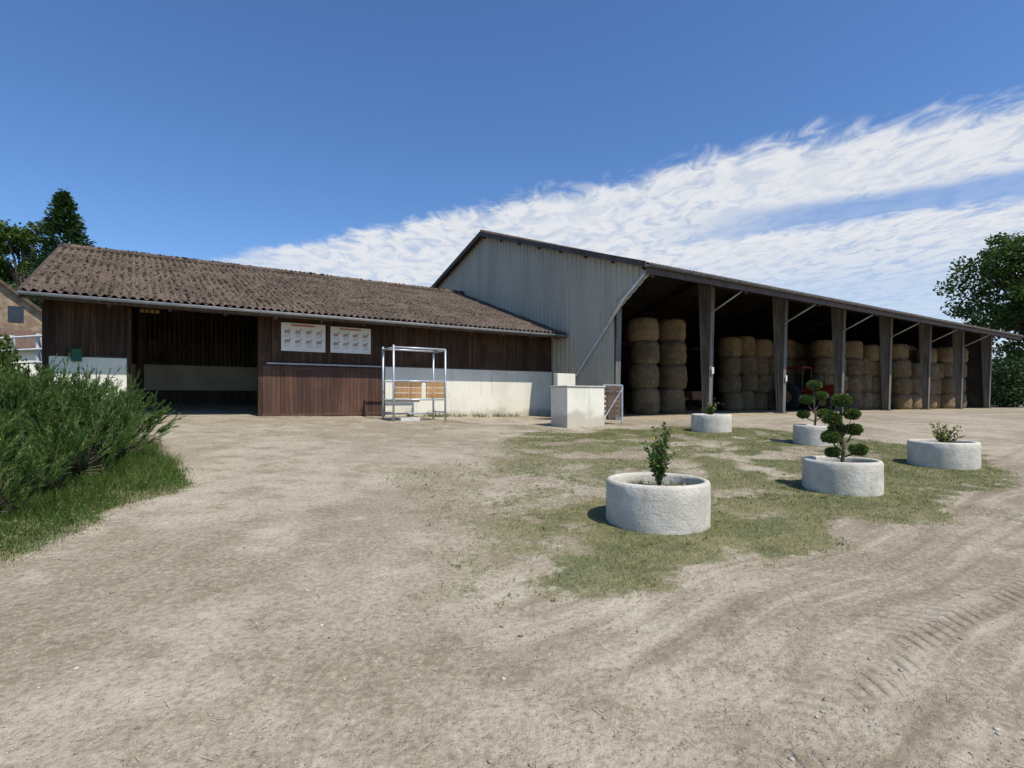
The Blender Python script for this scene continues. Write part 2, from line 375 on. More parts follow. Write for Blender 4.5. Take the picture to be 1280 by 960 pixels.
# ------------------------------------------------------------------ corrugated sheet
def corr(name,s0,s1,rows,mat,parent,wl=.177,amp=.026,per=8):
    ns=int((s1-s0)/wl*per); ss_=np.linspace(s0,s1,ns)
    V=[]
    for (t,z) in rows:
        zz=z+amp*np.cos(2*np.pi*ss_/wl)+.015*(fbm(ss_*.8,ss_*0+t,4)-.5)
        V.append(np.stack([O[0]+U[0]*ss_+N[0]*t,O[1]+U[1]*ss_+N[1]*t,zz],1))
    V=np.concatenate(V); nr=len(rows); i=np.arange(nr*ns).reshape(nr,ns)
    F=np.stack([i[:-1,:-1].ravel(),i[:-1,1:].ravel(),i[1:,1:].ravel(),i[1:,:-1].ravel()],1)
    return np_obj(name,V,F,mat,parent,smooth=True)
def rows_(t0,z0,t1,z1,n,step=.014):
    r=[]
    for i in range(n):
        a=i/n; b=(i+1)/n
        za=z0+(z1-z0)*a; zb=z0+(z1-z0)*b
        r.append((t0+(t1-t0)*a,za+step)); r.append((t0+(t1-t0)*b-.001,zb))
    return r

# ------------------------------------------------------------------ low stable
lb=empty('wooden_stable')
SL=-14.8; TF=3.31
corr('roof_front',-15.1,-.03,rows_(2.37,3.9,10.12,6.54,6,.022),M_roof,lb,amp=.034)
corr('roof_back',-15.1,-.03,rows_(10.12,6.54,18.0,3.9,6,step=0),M_roof,lb)
b=MB(); 
b.tube([W(s_,10.12,6.57) for s_ in np.linspace(-15.1,-.05,60)],[.10+.012*(i%2) for i in range(60)],10)
b.obj('ridge_cap',M_roof,lb,True)
n=4600; s_=rng.uniform(-15.05,-.1,n); t_=2.4+rng.random(n)*7.7; t_=np.where(rng.random(n)<.1,10.12+rng.normal(0,.05,n),t_)
z_=3.9+(t_-2.37)*.3406+.02; z_=np.where(t_>10,6.66,z_)
V,F=lumps(np.stack([O[0]+U[0]*s_+N[0]*t_,O[1]+U[1]*s_+N[1]*t_,z_],1),rng.uniform(.012,.045,n),.7); np_obj('roof_moss',V,F,M_moss,lb)
b=MB()
def slab(b,s0,s1,t0,z0,t1,z1,th):
    b.hexa([W(s0,t0,z0-th),W(s1,t0,z0-th),W(s1,t1,z1-th),W(s0,t1,z1-th),W(s0,t0,z0),W(s1,t0,z0),W(s1,t1,z1),W(s0,t1,z1)])
slab(b,-15.0,-.06,2.45,3.87,10.1,6.47,.04); slab(b,-15.0,-.06,10.12,6.47,17.9,3.85,.04)
for s in np.arange(-14.8,0,1.2): slab(b,s,s+.08,2.46,3.82,10.1,6.42,.14)
b.obj('roof_boards',M_beam,lb)
b=MB(); slab(b,-15.13,-15.06,2.35,3.93,10.12,6.58,.20); slab(b,-15.13,-15.06,10.12,6.58,18,3.93,.20)
b.box(-15.06,-.06,2.40,2.43,3.74,3.86); b.obj('fascia',M_beam,lb,bevel=.004)
def gutter(name,sa,sb,tc,zc,r,mat,par):
    b=MB()
    for k_ in range(8):
        a0=math.pi+math.pi*k_/8; a1=math.pi+math.pi*(k_+1)/8
        b.add([W(s,tc+r*math.cos(a),zc+r*math.sin(a)) for (s,a) in ((sa,a0),(sb,a0),(sb,a1),(sa,a1))],[(0,1,2,3)])
    g_=b.obj(name,mat,par,True); m=g_.modifiers.new('s','SOLIDIFY'); m.thickness=.006
gutter('gutter',-15.12,-.05,2.32,3.86,.06,M_gut,lb)
def boards(b,s0,s1,z0,z1,t=TF,w=.14,th=.025,top=None):
    s=s0
    while s<s1-.01:
        e=min(s+w-.006,s1); j=random.uniform(-.004,.004)
        b.box(s,e,t+j,t+th+j,z0+random.uniform(-.01,.01),z1); s+=w
ZT=4.14
b=MB()
boards(b,SL,-13.18,2.56,ZT); boards(b,-10.18,0-.05,2.60,ZT); boards(b,-13.18,-10.18,3.9,ZT)
b.obj('upper_boards',M_board,lb)
b=MB(); b.box(SL,-.05,TF+.05,TF+.12,3.9,ZT); b.box(SL+.02,-13.2,TF+.06,TF+.12,2.5,3.9); b.box(-10.16,-.05,TF+.06,TF+.12,2.5,3.9)
b.obj('board_backing',M_board2,lb)
b=MB()
b.box(SL-.02,-13.18,TF-.03,TF+.17,.8,2.56); b.box(-6.6,-.02,TF-.03,TF+.17,.6,2.56)
b.obj('masonry_base',M_white,lb,bevel=.01)
b=MB(); b.box(-6.62,-.02,TF-.025,TF+.01,2.565,2.60); b.box(SL,-13.18,TF-.03,TF+.01,2.565,2.59); b.obj('masonry_cap',M_beam,lb)
b=MB(); boards(b,-10.14,-6.66,1.04,2.5,TF-.05,.115,.03); b.box(-10.16,-6.64,TF-.065,TF-.052,1.08,1.16); b.box(-10.16,-6.64,TF-.065,TF-.052,2.38,2.46)
b.obj('sliding_door',M_door,lb)
b=MB(); b.box(-10.16,-6.62,TF-.0,TF+.1,.8,2.56); b.obj('door_backing',M_board2,lb)
b=MB(); b.box(-10.05,-6.62,TF-.10,TF+.0,2.535,2.575); b.obj('door_rail',M_gut,lb)
b=MB()
for s in (-13.18,-10.2,-9.85,-6.62): b.box(s-.05,s+.05,TF-.04,TF+.16,.7 if s<-10 else 2.6,ZT-.05)
b.box(-13.1,-10.2,TF-.03,TF+.10,3.84,3.96); b.box(SL-.03,SL+.09,TF-.05,TF+.12,.9,ZT)
b.obj('frame_posts',M_board,lb,bevel=.006)
b=MB(); b.box(SL,SL+.12,TF+.2,17,.9,4.3); b.box(SL,-.1,16.9,17,.6,4.3)
for (t0,t1) in ((TF+.2,10.12),(10.12,17)):
    zb=6.35
    if t0<10: b.box(SL,SL+.1,t0,t1,4.3,4.31,zb)
    else: b.box(SL,SL+.1,t0,t1,4.3,zb,4.31)
b.obj('outer_walls',M_board,lb)
b=MB()
s=-14.6
while s<-3: b.box(s,s+.10,8.0,8.03,2.66,4.6); s+=.135
b.box(-14.6,-3,8.04,8.12,4.2,4.35); b.box(-14.6,-3,8.04,8.12,2.9,3.0)
b.obj('slatted_partition',M_board2,lb)
b=MB(); b.box(-14.6,-3,7.95,7.99,1.84,2.66); b.obj('kickboard',basic('pale_panel',(.42,.35,.24),(.52,.45,.32),2,.7),lb)
b=MB(); b.box(-14.6,-3,8.0,8.05,.8,1.84); b.box(-14.6,-3,8.2,8.25,4.3,5.6)
for s in (-13,-9,-5): b.box(s,s+.18,7.7,7.88,.8,5.2)
b.obj('inner_wall',M_board2,lb)
b=MB(); b.box(-14.6,-3,9.2,9.25,2.6,3.5); b.obj('stall_back',basic('faded_stall_panel',(.3,.28,.24),(.4,.37,.32),2),lb)
b=MB(); 
for i in range(4): b.box(-12.95+i*.11,-12.87+i*.11,TF+.5,TF+.55,3.79,3.87)
b.obj('lamp_grille',basic('ochre',(.35,.2,.08),(.45,.3,.12),5),lb)
def sign(name,s0,s1,z0,z1,seed):
    e=empty(name); b=MB(); b.box(s0,s1,TF-.05,TF-.02,z0,z1); b.obj('panel',basic('sign_white',(.66,.65,.61),(.74,.73,.69),2,.5,0),e,bevel=.004)
    r=random.Random(seed); b=MB(); c=MB(); d=MB(); w=s1-s0; h=z1-z0; T0=TF-.053;T1=TF-.051
    b.box(s0+w*.22,s0+w*.75,T0,T1,z1-h*.11,z1-h*.05)
    for row in range(2):
        for col in range(4):
            cx=s0+w*(.14+.24*col); cz=z0+h*(.66-.34*row)
            def bx(m,x0,x1,y0,y1): m.box(cx+x0*w,cx+x1*w,T0,T1,cz+y0*h,cz+y1*h)
            bx(c,-.055,.045,-.02,.05); bx(c,.03,.06,.05,.12); bx(c,.06,.085,.09,.12)
            for lx in (-.05,-.03,.02,.037): bx(c,lx,lx+.008,-.09,-.02)
            bx(c,-.075,-.055,-.04,.04)
            bx(d,-.06,.02,.05,.075)
            for l in range(2): d.box(cx-.08*w,cx+r.uniform(.03,.08)*w,T0,T1,cz-h*(.125+.03*l),cz-h*(.117+.03*l))
    b.obj('lettering',basic('sign_red',(.45,.16,.12),(.5,.2,.16),2),e); c.obj('pictograms',basic('sign_brown',(.3,.22,.16),(.5,.4,.3),9),e); d.obj('saddles',basic('sign_dark',(.2,.18,.16),(.3,.28,.26),9),e)
sign('information_sign',-9.66,-8.44,2.92,3.72,1); sign('information_sign.001',-8.29,-7.07,2.93,3.70,2)
b=MB(); b.box(-14.3,-14.1,TF-.16,TF-.04,2.45,2.75); b.obj('letter_box',basic('green_box',(.02,.08,.045),(.03,.11,.06),4,.5),None,bevel=.02)

# ------------------------------------------------------------------ hay barn
hb=empty('hay_barn')
EZ=5.67; TE=-1.62; TR=8.13; ZR=8.95; TB=17.9; ZB=5.7; SE=35.3
def roofz(t): return EZ+(t-TE)*(ZR-EZ)/(TR-TE) if t<TR else ZR+(t-TR)*(ZB-ZR)/(TB-TR)
corr('roof_front',-.25,SE,rows_(TE,EZ,TR,ZR,6),M_roof,hb)
corr('roof_back',-.25,SE,rows_(TR,ZR,TB,ZB,6,0),M_roof,hb)
b=MB(); b.tube([W(-.25,TR,ZR+.04),W(SE,TR,ZR+.04)],.12,8)
b.obj('ridge_cap',M_roof,hb,True)
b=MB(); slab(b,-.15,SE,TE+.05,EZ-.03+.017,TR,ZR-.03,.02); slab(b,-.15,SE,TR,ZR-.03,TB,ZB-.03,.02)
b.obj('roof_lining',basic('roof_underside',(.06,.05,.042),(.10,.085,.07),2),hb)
b=MB(); slab(b,-.32,-.26,TE-.02,EZ+.05,TR,ZR+.06,.20); slab(b,-.32,-.26,TR,ZR+.06,TB,ZB+.05,.20)
slab(b,SE+.01,SE+.06,TE-.02,EZ+.05,TR,ZR+.06,.22)
b.obj('verge_trim',M_trim,hb,bevel=.01)
b=MB(); b.box(-.2,SE,TE+.02,TE+.06,EZ-.30,EZ-.04); b.obj('eave_fascia',M_trim,hb)
gutter('gutter',-.25,SE,TE-.07,EZ-.04,.07,M_gut2,hb)
def gable(s,sgn,tstart,tend,mat,name):
    b=MB(); t=tstart; prof=[(0,0),(.13,0),(.15,.035),(.20,.035),(.22,0)]
    pts=[]
    while t<tend:
        for (dt,d) in prof:
            if t+dt<tend: pts.append((t+dt,d))
        t+=.25
    pts.append((tend,0))
    V=[];F=[]
    for (tt,d) in pts:
        zt=roofz(tt)-.06
        V.append(W(s+sgn*d,tt,.7)); V.append(W(s+sgn*d,tt,zt))
    for i in range(len(pts)-1):
        F.append((2*i,2*i+2,2*i+3,2*i+1))
    b.add(V,F); return b.obj(name,mat,hb)
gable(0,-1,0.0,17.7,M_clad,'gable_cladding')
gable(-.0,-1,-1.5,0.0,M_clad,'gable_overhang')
ob=bpy.data.objects['gable_overhang']
for v in ob.data.vertices:
    if v.co.z<1:
        t=(v.co.x-O[0])*N[0]+(v.co.y-O[1])*N[1]
        v.co.z=4.3+(-t)*.70
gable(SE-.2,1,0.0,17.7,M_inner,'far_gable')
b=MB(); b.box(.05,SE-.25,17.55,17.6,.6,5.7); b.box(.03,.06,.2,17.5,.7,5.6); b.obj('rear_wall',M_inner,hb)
bp=MB(); br=MB(); bs=MB()
for i in range(8):
    s=5.0*i+(.14 if i==0 else 0); x,y,_=W(s,0,0); z0=gz(x,y)-.1; zt=roofz(0)-.2
    def col(s0,s1,ta0,ta1,tb0,tb1,za,zb):
        bp.hexa([W(s0,ta0,za),W(s1,ta0,za),W(s1,ta1,za),W(s0,ta1,za),W(s0,tb0,zb),W(s1,tb0,zb),W(s1,tb1,zb),W(s0,tb1,zb)])
    col(s-.11,s+.11,.0,.04,-.14,-.09,z0,zt); col(s-.11,s+.11,.24,.28,.42,.47,z0,zt); col(s-.045,s+.045,.04,.24,-.09,.42,z0,zt)
    bp.box(s-.17,s+.17,-.08,.38,z0-.1,z0+.16)
    slab(br,s-.08,s+.08,TE+.1,roofz(TE+.1)-.06,TR,ZR-.14,.34); slab(br,s-.08,s+.08,TR,ZR-.14,TB-.1,ZB-.12,.34)
    bs.tube([W(s-.14,-.08,4.75),W(s-.14,TE+.2,EZ-.28)],.032,8)
    br.box(s-.09,s+.09,17.2,17.5,.6,5.5)
    if i in (0,7): br.box(s-.09,s+.09,8.5,8.75,.6,8.5)
for t in np.arange(TE+.25,TR,1.35): slab(br,-.1,SE-.2,t,roofz(t)-.055,t+.08,roofz(t+.08)-.055,.16)
bp.obj('posts',M_post,hb,bevel=.008); br.obj('rafters',M_beam,hb); bs.obj('struts',M_gut,hb,True)
b=MB(); b.tube([W(-.08,TE+.05,EZ-.12),W(-.10,-.5,4.75),W(-.10,.1,4.1)],.045,10); b.tube([W(-.10,.1,4.1),W(-.10,3.0,1.15),W(-.10,3.05,1.0)],.03,8)
b.obj('downpipe',M_pvc,hb,True)
b=MB(); b.box(9.93,10.05,-.12,-.11,2.3,2.55); b.box(4.93,5.06,-.12,-.11,2.5,2.75); b.obj('notices',M_pvc,hb)

def balestack(name,s,t,n,r=.6,h=1.02,seed=0):
    rr=random.Random(seed); b=MB(); x,y,_=W(s,t,0); z=gz(x,y)-.02
    for i in range(n):
        R=r*rr.uniform(.90,1.06); H=h*rr.uniform(.90,1.05); ox=rr.uniform(-.10,.10); oy=rr.uniform(-.10,.10)
        pr=[(.01,0),(R*.74,0),(R*.90,.05),(R*.99,.18)]+[(R*(1.0+.025*math.sin(j*1.7+i+seed)),.2+(H-.4)*j/6) for j in range(1,6)]+[(R*.98,H-.18),(R*.90,H-.05),(R*.74,H),(.01,H)]
        b.lathe((x+ox,y+oy,z),pr,40,.07,seed*10+i); z+=H-.015
    return b.obj(name,M_bale,None,True)
stacks=[(3.75,2.2,4),(5.98,2.7,4),(2.4,3.3,4),(5.0,3.6,4),(3.8,4.6,4),(2.4,5.6,4)]
for s in np.arange(13.2,24,1.27): stacks.append((s,4.8,4 if random.random()>.1 else 3))
for s in np.arange(18.6,33.5,1.27): stacks.append((s+random.uniform(-.08,.08),2.6+random.uniform(-.2,.2),4 if random.random()>.15 else 3))
for s in np.arange(24.6,34,1.27): stacks.append((s+random.uniform(-.08,.08),1.4+random.uniform(-.1,.1),random.choice([2,3,4,4])))
for i,(s,t,n) in enumerate(stacks):
    balestack('hay_bale_stack' if i==0 else 'hay_bale_stack.%03d'%i,s,t,n,seed=i+1)

tr=empty('red_tractor')
M_red=basic('red_paint',(.16,.02,.015),(.22,.03,.02),4,.5); M_rub=basic('rubber',(.02,.02,.02),(.035,.035,.035),8,.8); M_glass=basic('cab_glass',(.03,.04,.05),(.04,.05,.06),2,.1)
ts,tt0=16.9,2.6; tz=.92
b=MB(); b.box(ts-.3,ts+.3,tt0-1.5,tt0+.1,tz+.75,tz+1.35); b.box(ts-.62,ts+.62,tt0+.3,tt0+1.1,tz+.95,tz+1.15); b.box(ts-.5,ts+.5,tt0+.1,tt0+1.2,tz+2.25,tz+2.35); b.obj('bodywork',M_red,tr,bevel=.05)
b=MB()
for sx_ in (-.48,.48):
    for tx in (.12,1.15): b.tube([W(ts+sx_,tt0+tx,tz+1.1),W(ts+sx_*.9,tt0+tx,tz+2.25)],.03,6)
b.box(ts-.25,ts+.25,tt0-1.4,tt0+1.1,tz+.5,tz+.74); b.tube([W(ts+.2,tt0-.7,tz+1.3),W(ts+.2,tt0-.7,tz+2.0)],.035,8); b.obj('frame',M_trim,tr)
b=MB()
for (tx,R,w) in ((.75,.72,.2),(-1.15,.42,.14)):
    for sd in (-1,1):
        c0=ts+sd*.72
        pr=[(R*.45,-w),(R*.9,-w),(R,-w*.7),(R,w*.7),(R*.9,w),(R*.45,w)]
        base=len(b.v); sg_=28
        for (r,o) in pr:
            for q in range(sg_):
                a=2*math.pi*q/sg_; b.v.append(W(c0+o,tt0+tx+r*math.cos(a),tz+R+r*math.sin(a)))
        for j in range(len(pr)-1):
            for q in range(sg_): q2=(q+1)%sg_; b.f.append((base+j*sg_+q,base+j*sg_+q2,base+(j+1)*sg_+q2,base+(j+1)*sg_+q))
b.obj('tyres',M_rub,tr,True)
b=MB()
for (tx,R) in ((.75,.72),(-1.15,.42)):
    for sd in (-1,1): b.tube([W(ts+sd*.6,tt0+tx,tz+R),W(ts+sd*.84,tt0+tx,tz+R)],R*.44,20)
b.obj('rims',basic('rim_yellow',(.3,.22,.08),(.35,.25,.1),4,.5),tr)
hr=empty('hay_rake'); b=MB(); fs,ft=9.2,4.0
b.tube([W(fs-1.6,ft,1.55),W(fs+1.6,ft,1.55)],.05,8); b.tube([W(fs,ft,1.5),W(fs,ft-1.6,1.3)],.05,8); b.box(fs-.4,fs+.4,ft-.2,ft+.4,1.5,1.9)
for i in range(18):
    s=fs-1.5+i*.175; b.tube([W(s,ft,1.55),W(s,ft+.3,1.4),W(s,ft+.25,1.0)],.012,5)
b.obj('frame',basic('dull_orange_paint',(.16,.07,.03),(.2,.09,.04),4,.6),hr)
b=MB()
for sd in (-1.3,1.3): b.tube([W(fs+sd-.08,ft,1.2),W(fs+sd+.08,ft,1.2)],.3,20)
b.obj('wheels',M_rub,hr)

# ------------------------------------------------------------------ white low wall, gate
lw=empty('white_block_wall'); s0,t0=-3.07,-1.30
b=MB(); b.box(s0,s0+1.4,t0,t0+.75,.6,1.90); b.box(s0+1.25,s0+2.0,t0+2.0,t0+2.2,.6,2.38); b.box(s0+2.1,s0+3.0,t0+1.6,t0+1.75,.6,1.7)
b.obj('blocks',M_white,lw,bevel=.015)
b=MB(); b.box(s0-.03,s0+1.43,t0-.03,t0+.78,1.905,1.94); b.obj('coping',M_conc,lw,bevel=.01)
wg=empty('wooden_gate'); b=MB(); s1=s0+1.46
for i in range(6): b.box(s1+.05,s1+.75,t0+.1,t0+.13,1.08+i*.145,1.08+i*.145+.105)
b.obj('slats',wood('gate_wood',(.08,.045,.03),(.15,.095,.065)),wg)
b=MB()
for s in (s1,s1+.76): b.tube([W(s,t0+.1,.7),W(s,t0+.1,1.98)],.03,8)
b.tube([W(s1,t0+.1,1.97),W(s1+.76,t0+.1,1.97)],.02,8); b.tube([W(s1,t0+.06,1.0),W(s1+.76,t0+.06,1.9)],.015,8); b.obj('frame',M_steel,wg)
b=MB()
b.tube([W(s0+1.4,t0+2.1,2.38),W(s0+1.4,t0+2.1,2.62)],.02,6); b.tube([W(s0+1.8,t0+2.1,2.38),W(s0+1.8,t0+2.1,2.58)],.02,6); b.tube([W(s0+1.35,t0+2.1,2.55),W(s0+1.9,t0+2.1,2.55)],.015,6)
b.obj('rack',M_trim,wg)

# ------------------------------------------------------------------ horse stocks
hs=empty('horse_stocks')
def Wx(a,bb,z): return (-3.32+U[0]*a+N[0]*bb, 15.7+U[1]*a+N[1]*bb, z)
zb=gz(-3.0,16.0); b=MB(); H=zb+2.1
A=1.62; D=.8
for a_ in (0,A):
    for d_ in (0,D): b.tube([Wx(a_,d_,zb-.1),Wx(a_,d_,H+(.06 if a_==0 else 0))],.03,10)
for d_ in (0,D):
    b.tube([Wx(0,d_,H),Wx(A,d_,H)],.028,10)
for a_ in (0,A): b.tube([Wx(a_,0,H-.02),Wx(a_,D,H-.02)],.028,10); b.tube([Wx(a_,0,zb+.25),Wx(a_,D,zb+.25)],.022,10)
for z in (.62,1.15): 
    b.tube([Wx(0,0,zb+z),Wx(A,0,zb+z)],.022,10); b.tube([Wx(0,D,zb+z),Wx(A,D,zb+z)],.022,10)
for a_ in (.5,1.2): b.tube([Wx(a_,0,zb+.62),Wx(a_,0,zb+1.15)],.02,8)
b.tube([Wx(0,D,zb+.2),Wx(A,D,zb+.2)],.022,8)
b.obj('tube_frame',M_steel,hs,True)
b=MB()
for k_ in range(3):
    z=zb+.66+k_*.16
    for (a0,a1) in ((.04,.85),(1.0,1.58)):
        p=[Wx(a0,-.02,z),Wx(a1,-.02,z),Wx(a1,.02,z),Wx(a0,.02,z),Wx(a0,-.02,z+.145),Wx(a1,-.02,z+.145),Wx(a1,.02,z+.145),Wx(a0,.02,z+.145)]
        b.hexa(p)
b.obj('side_boards',wood('orange_boards',(.27,.15,.065),(.40,.245,.12),.6),hs)
b=MB()
for (a0,a1,d0,d1,z0_,z1_) in ((.05,.85,.1,.75,.55,.62),(.3,.9,.2,.7,-.02,.10)):
    b.hexa([Wx(a0,d0,zb+z0_),Wx(a1,d0,zb+z0_),Wx(a1,d1,zb+z0_),Wx(a0,d1,zb+z0_),Wx(a0,d0,zb+z1_),Wx(a1,d0,zb+z1_),Wx(a1,d1,zb+z1_),Wx(a0,d1,zb+z1_)])
b.obj('trays',M_pvc,hs,bevel=.01)

# ------------------------------------------------------------------ foliage
def blobpts(c,r,n,shell=.55):
    d=unit(rng.normal(size=(n,3))); q=shell+(1-shell)*rng.random(n)**.6
    q=q*(1+.25*(fbm(d[:,0]*3+c[0],d[:,1]*3+d[:,2]*2,5)-.5)*2)
    return np.array(c)+d*q[:,None]*np.array(r)
M_lf_r=leafmat('leaf_acacia',(.03,.07,.014),(.085,.15,.035),tr=.3)
M_lf_l=leafmat('leaf_oak',(.05,.09,.014),(.13,.19,.04),tr=.3)
M_con=leafmat('conifer_needles',(.02,.05,.016),(.05,.095,.03),tr=.1)
def tree(name,x,y,top,cr,nb,nl,ls,mat,seed,z0c=.35,blob=.34):
    r=random.Random(seed); e=empty(name); z0=gz(x,y)-.2; H=top-z0
    cz=z0+H*(z0c+(1-z0c)/2); rz=H*(1-z0c)/2
    b=MB(); hx=H*.035
    b.tube([(x,y,z0),(x+.1,y,z0+H*.2),(x-.1,y+.1,z0+H*.45),(x,y,z0+H*.7)],[hx*.55,hx*.42,hx*.33,hx*.15],10)
    Vs=[];Fs=[];off=0
    for i in range(nb):
        while True:
            d=Vector((r.uniform(-1,1),r.uniform(-1,1),r.uniform(-1,1)))
            if .4<d.length<1: break
        w=1-.25*max(0,d.z)
        c=(x+d.x*cr*.9*w,y+d.y*cr*.9*w,cz+d.z*rz*.9); br_=cr*blob*r.uniform(.5,1.2)
        b.tube([(x,y,z0+H*r.uniform(.3,.6)),((x+c[0])/2,(y+c[1])/2,(c[2]+cz)/2-.2),c],[hx*.2,hx*.12,hx*.04],6)
        n=int(nl/nb*r.uniform(.6,1.2)*(br_/(cr*blob))**1.5); C=blobpts(c,(br_,br_,br_*.6),n,.2)+rng.normal(0,.12,(n,3))
        V,F=leaves(C,rng.uniform(.7,1.3,n)*ls,rng.uniform(.35,.7,n)*ls,.8); Vs.append(V);Fs.append(F+off);off+=len(V)
    b.obj('trunk',M_bark,e,True); np_obj('crown',np.concatenate(Vs),np.concatenate(Fs),mat,e)
tree('acacia_tree',46.2,50,17.2,6.8,85,36000,.38,M_lf_r,3,.2,.26)
tree('oak_tree',-50.5,58,20.4,4.6,50,24000,.42,M_lf_l,4,.3,.30)
tree('oak_tree.001',-49.5,64,20.0,4.2,34,15000,.42,M_lf_l,9,.3,.30)
tree('oak_tree.002',-59,60,22.5,6.5,34,16000,.5,M_lf_l,6,.25,.3)
def conifer(name,x,y,top,R,seed):
    e=empty(name); z0=gz(x,y)-.2; H=top-z0; b=MB(); b.tube([(x,y,z0),(x,y,top-.5)],[.3,.03],8); 
    Vs=[];Fs=[];off=0; r=random.Random(seed)
    for i in range(420):
        h=r.random()**.8; z=z0+H*(.2+.8*h); L=R*(1-h)**.75*r.uniform(.75,1.12)+.15; an=r.uniform(0,6.28)
        n=34; q=rng.random(n)**.6
        C=np.stack([x+math.cos(an)*L*q,y+math.sin(an)*L*q,z+L*.25*q-.1*L*q*q],1)+rng.normal(0,.16,(n,3))
        V,F=leaves(C,rng.uniform(.3,.5,n),rng.uniform(.12,.22,n),1,np.tile([math.cos(an),math.sin(an),.3],(n,1))); Vs.append(V);Fs.append(F+off);off+=len(V)
    b.obj('trunk',M_bark,e); np_obj('crown',np.concatenate(Vs),np.concatenate(Fs),M_con,e)
conifer('conifer_tree',-44,55,21.6,4.8,5)
def hedge(name,pts,r,h,nl,ls,mat):
    Vs=[];Fs=[];off=0
    for (x,y) in pts:
        z=gz(x,y); rr=r*random.uniform(.8,1.25); hh=h*random.uniform(.75,1.2)
        n=nl; C=blobpts((x,y,z+hh*.5),(rr,rr,hh*.55),n,.3); V,F=leaves(C,rng.uniform(.7,1.3,n)*ls,rng.uniform(.4,.8,n)*ls,.8); Vs.append(V);Fs.append(F+off);off+=len(V)
    np_obj(name,np.concatenate(Vs),np.concatenate(Fs),mat)
hedge('tree_line',[(x+random.uniform(-3,3),170+random.uniform(-12,12)) for x in np.arange(-200,320,7)],6,9,420,1.3,M_lf_l)
hedge('hedge',[(x,y) for (x,y) in [(36.5,41.5),(38,43),(39.5,42),(41,43.5),(43,42),(45,43.5),(38,46),(41,47),(47,43)]],1.6,3.6,1500,.3,M_con)
hedge('hedge.001',[(x,y) for x,y in zip(np.linspace(-21,-13.6,9),np.linspace(21.5,14.5,9))],.8,1.9,1300,.14,M_lf_l)

hs_=empty('stone_house')
M_stone=basic('stone_wall',(.22,.155,.10),(.38,.29,.20),2.2,.95,.04,8)
M_tile=basic('clay_tiles',(.10,.06,.045),(.17,.11,.08),6,.9,.02,20)
cx,cy,ro=-29.6,32.0,-1.0
def hp(x,y,z): return (cx+x*math.cos(ro)-y*math.sin(ro),cy+x*math.sin(ro)+y*math.cos(ro),z)
b=MB(); b.add([hp(-7,-2.6,1),hp(0,-2.6,1),hp(0,2.2,1),hp(-7,2.2,1),hp(-7,-2.6,6.6),hp(0,-2.6,6.6),hp(0,2.2,6.6),hp(-7,2.2,6.6),hp(0,-.2,8.6),hp(-7,-.2,8.6)],[(0,1,5,4),(1,2,6,8,5),(2,3,7,6),(3,0,4,9,7)])
b.obj('walls',M_stone,hs_)
b=MB()
for ya in (-3.0,2.6):
    b.hexa([hp(-7.3,ya,6.23),hp(.3,ya,6.23),hp(.3,-.2,8.6),hp(-7.3,-.2,8.6),hp(-7.3,ya,6.40),hp(.3,ya,6.40),hp(.3,-.2,8.8),hp(-7.3,-.2,8.8)])
b.obj('roof',M_tile,hs_)
b=MB(); b.wbox(-.35,.35,-.45,.45,7.5,9.4,ro,hp(-.6,-1.0,0)[:2]); b.obj('chimney',M_stone,hs_)
b=MB(); b.hexa([hp(.05,-3,1),hp(3,-3,1),hp(3,3.6,1),hp(.05,3.6,1),hp(.05,-3,5.4),hp(3,-3,4.2),hp(3,3.6,4.2),hp(.05,3.6,5.4)]); b.obj('annex',M_white,hs_)
b=MB(); b.hexa([hp(.05,-3.2,5.42),hp(3.3,-3.2,4.12),hp(3.3,3.8,4.12),hp(.05,3.8,5.42),hp(.05,-3.2,5.54),hp(3.3,-3.2,4.24),hp(3.3,3.8,4.24),hp(.05,3.8,5.54)]); b.obj('annex_roof',M_tile,hs_)
def win(b,y0,y1,z0,z1,x): b.hexa([hp(x,y0,z0),hp(x+.04,y0,z0),hp(x+.04,y1,z0),hp(x,y1,z0),hp(x,y0,z1),hp(x+.04,y0,z1),hp(x+.04,y1,z1),hp(x,y1,z1)])
b=MB(); win(b,.2,1.1,2.4,3.5,3.005); win(b,-1.8,-.9,2.4,3.5,3.005); win(b,.6,1.3,6.0,6.9,.005); b.obj('windows',M_glass,hs_)
pf=empty('paddock_fence'); b=MB()
for i in range(8):
    x=-24+i*1.5; y=23.5-i*.55; z=gz(x,y); b.wbox(-.06,.06,-.06,.06,z-.2,z+2.3,0,(x,y))
    if i<7:
        for zz in (1.2,1.7,2.2):
            q=(x+1.5,y-.55); b.tube([(x,y-.08,z+zz),(x+1.5,y-.63,gz(*q)+zz)],.05,6)
b.obj('rails',basic('white_rail',(.6,.6,.58),(.7,.7,.68),4),pf)

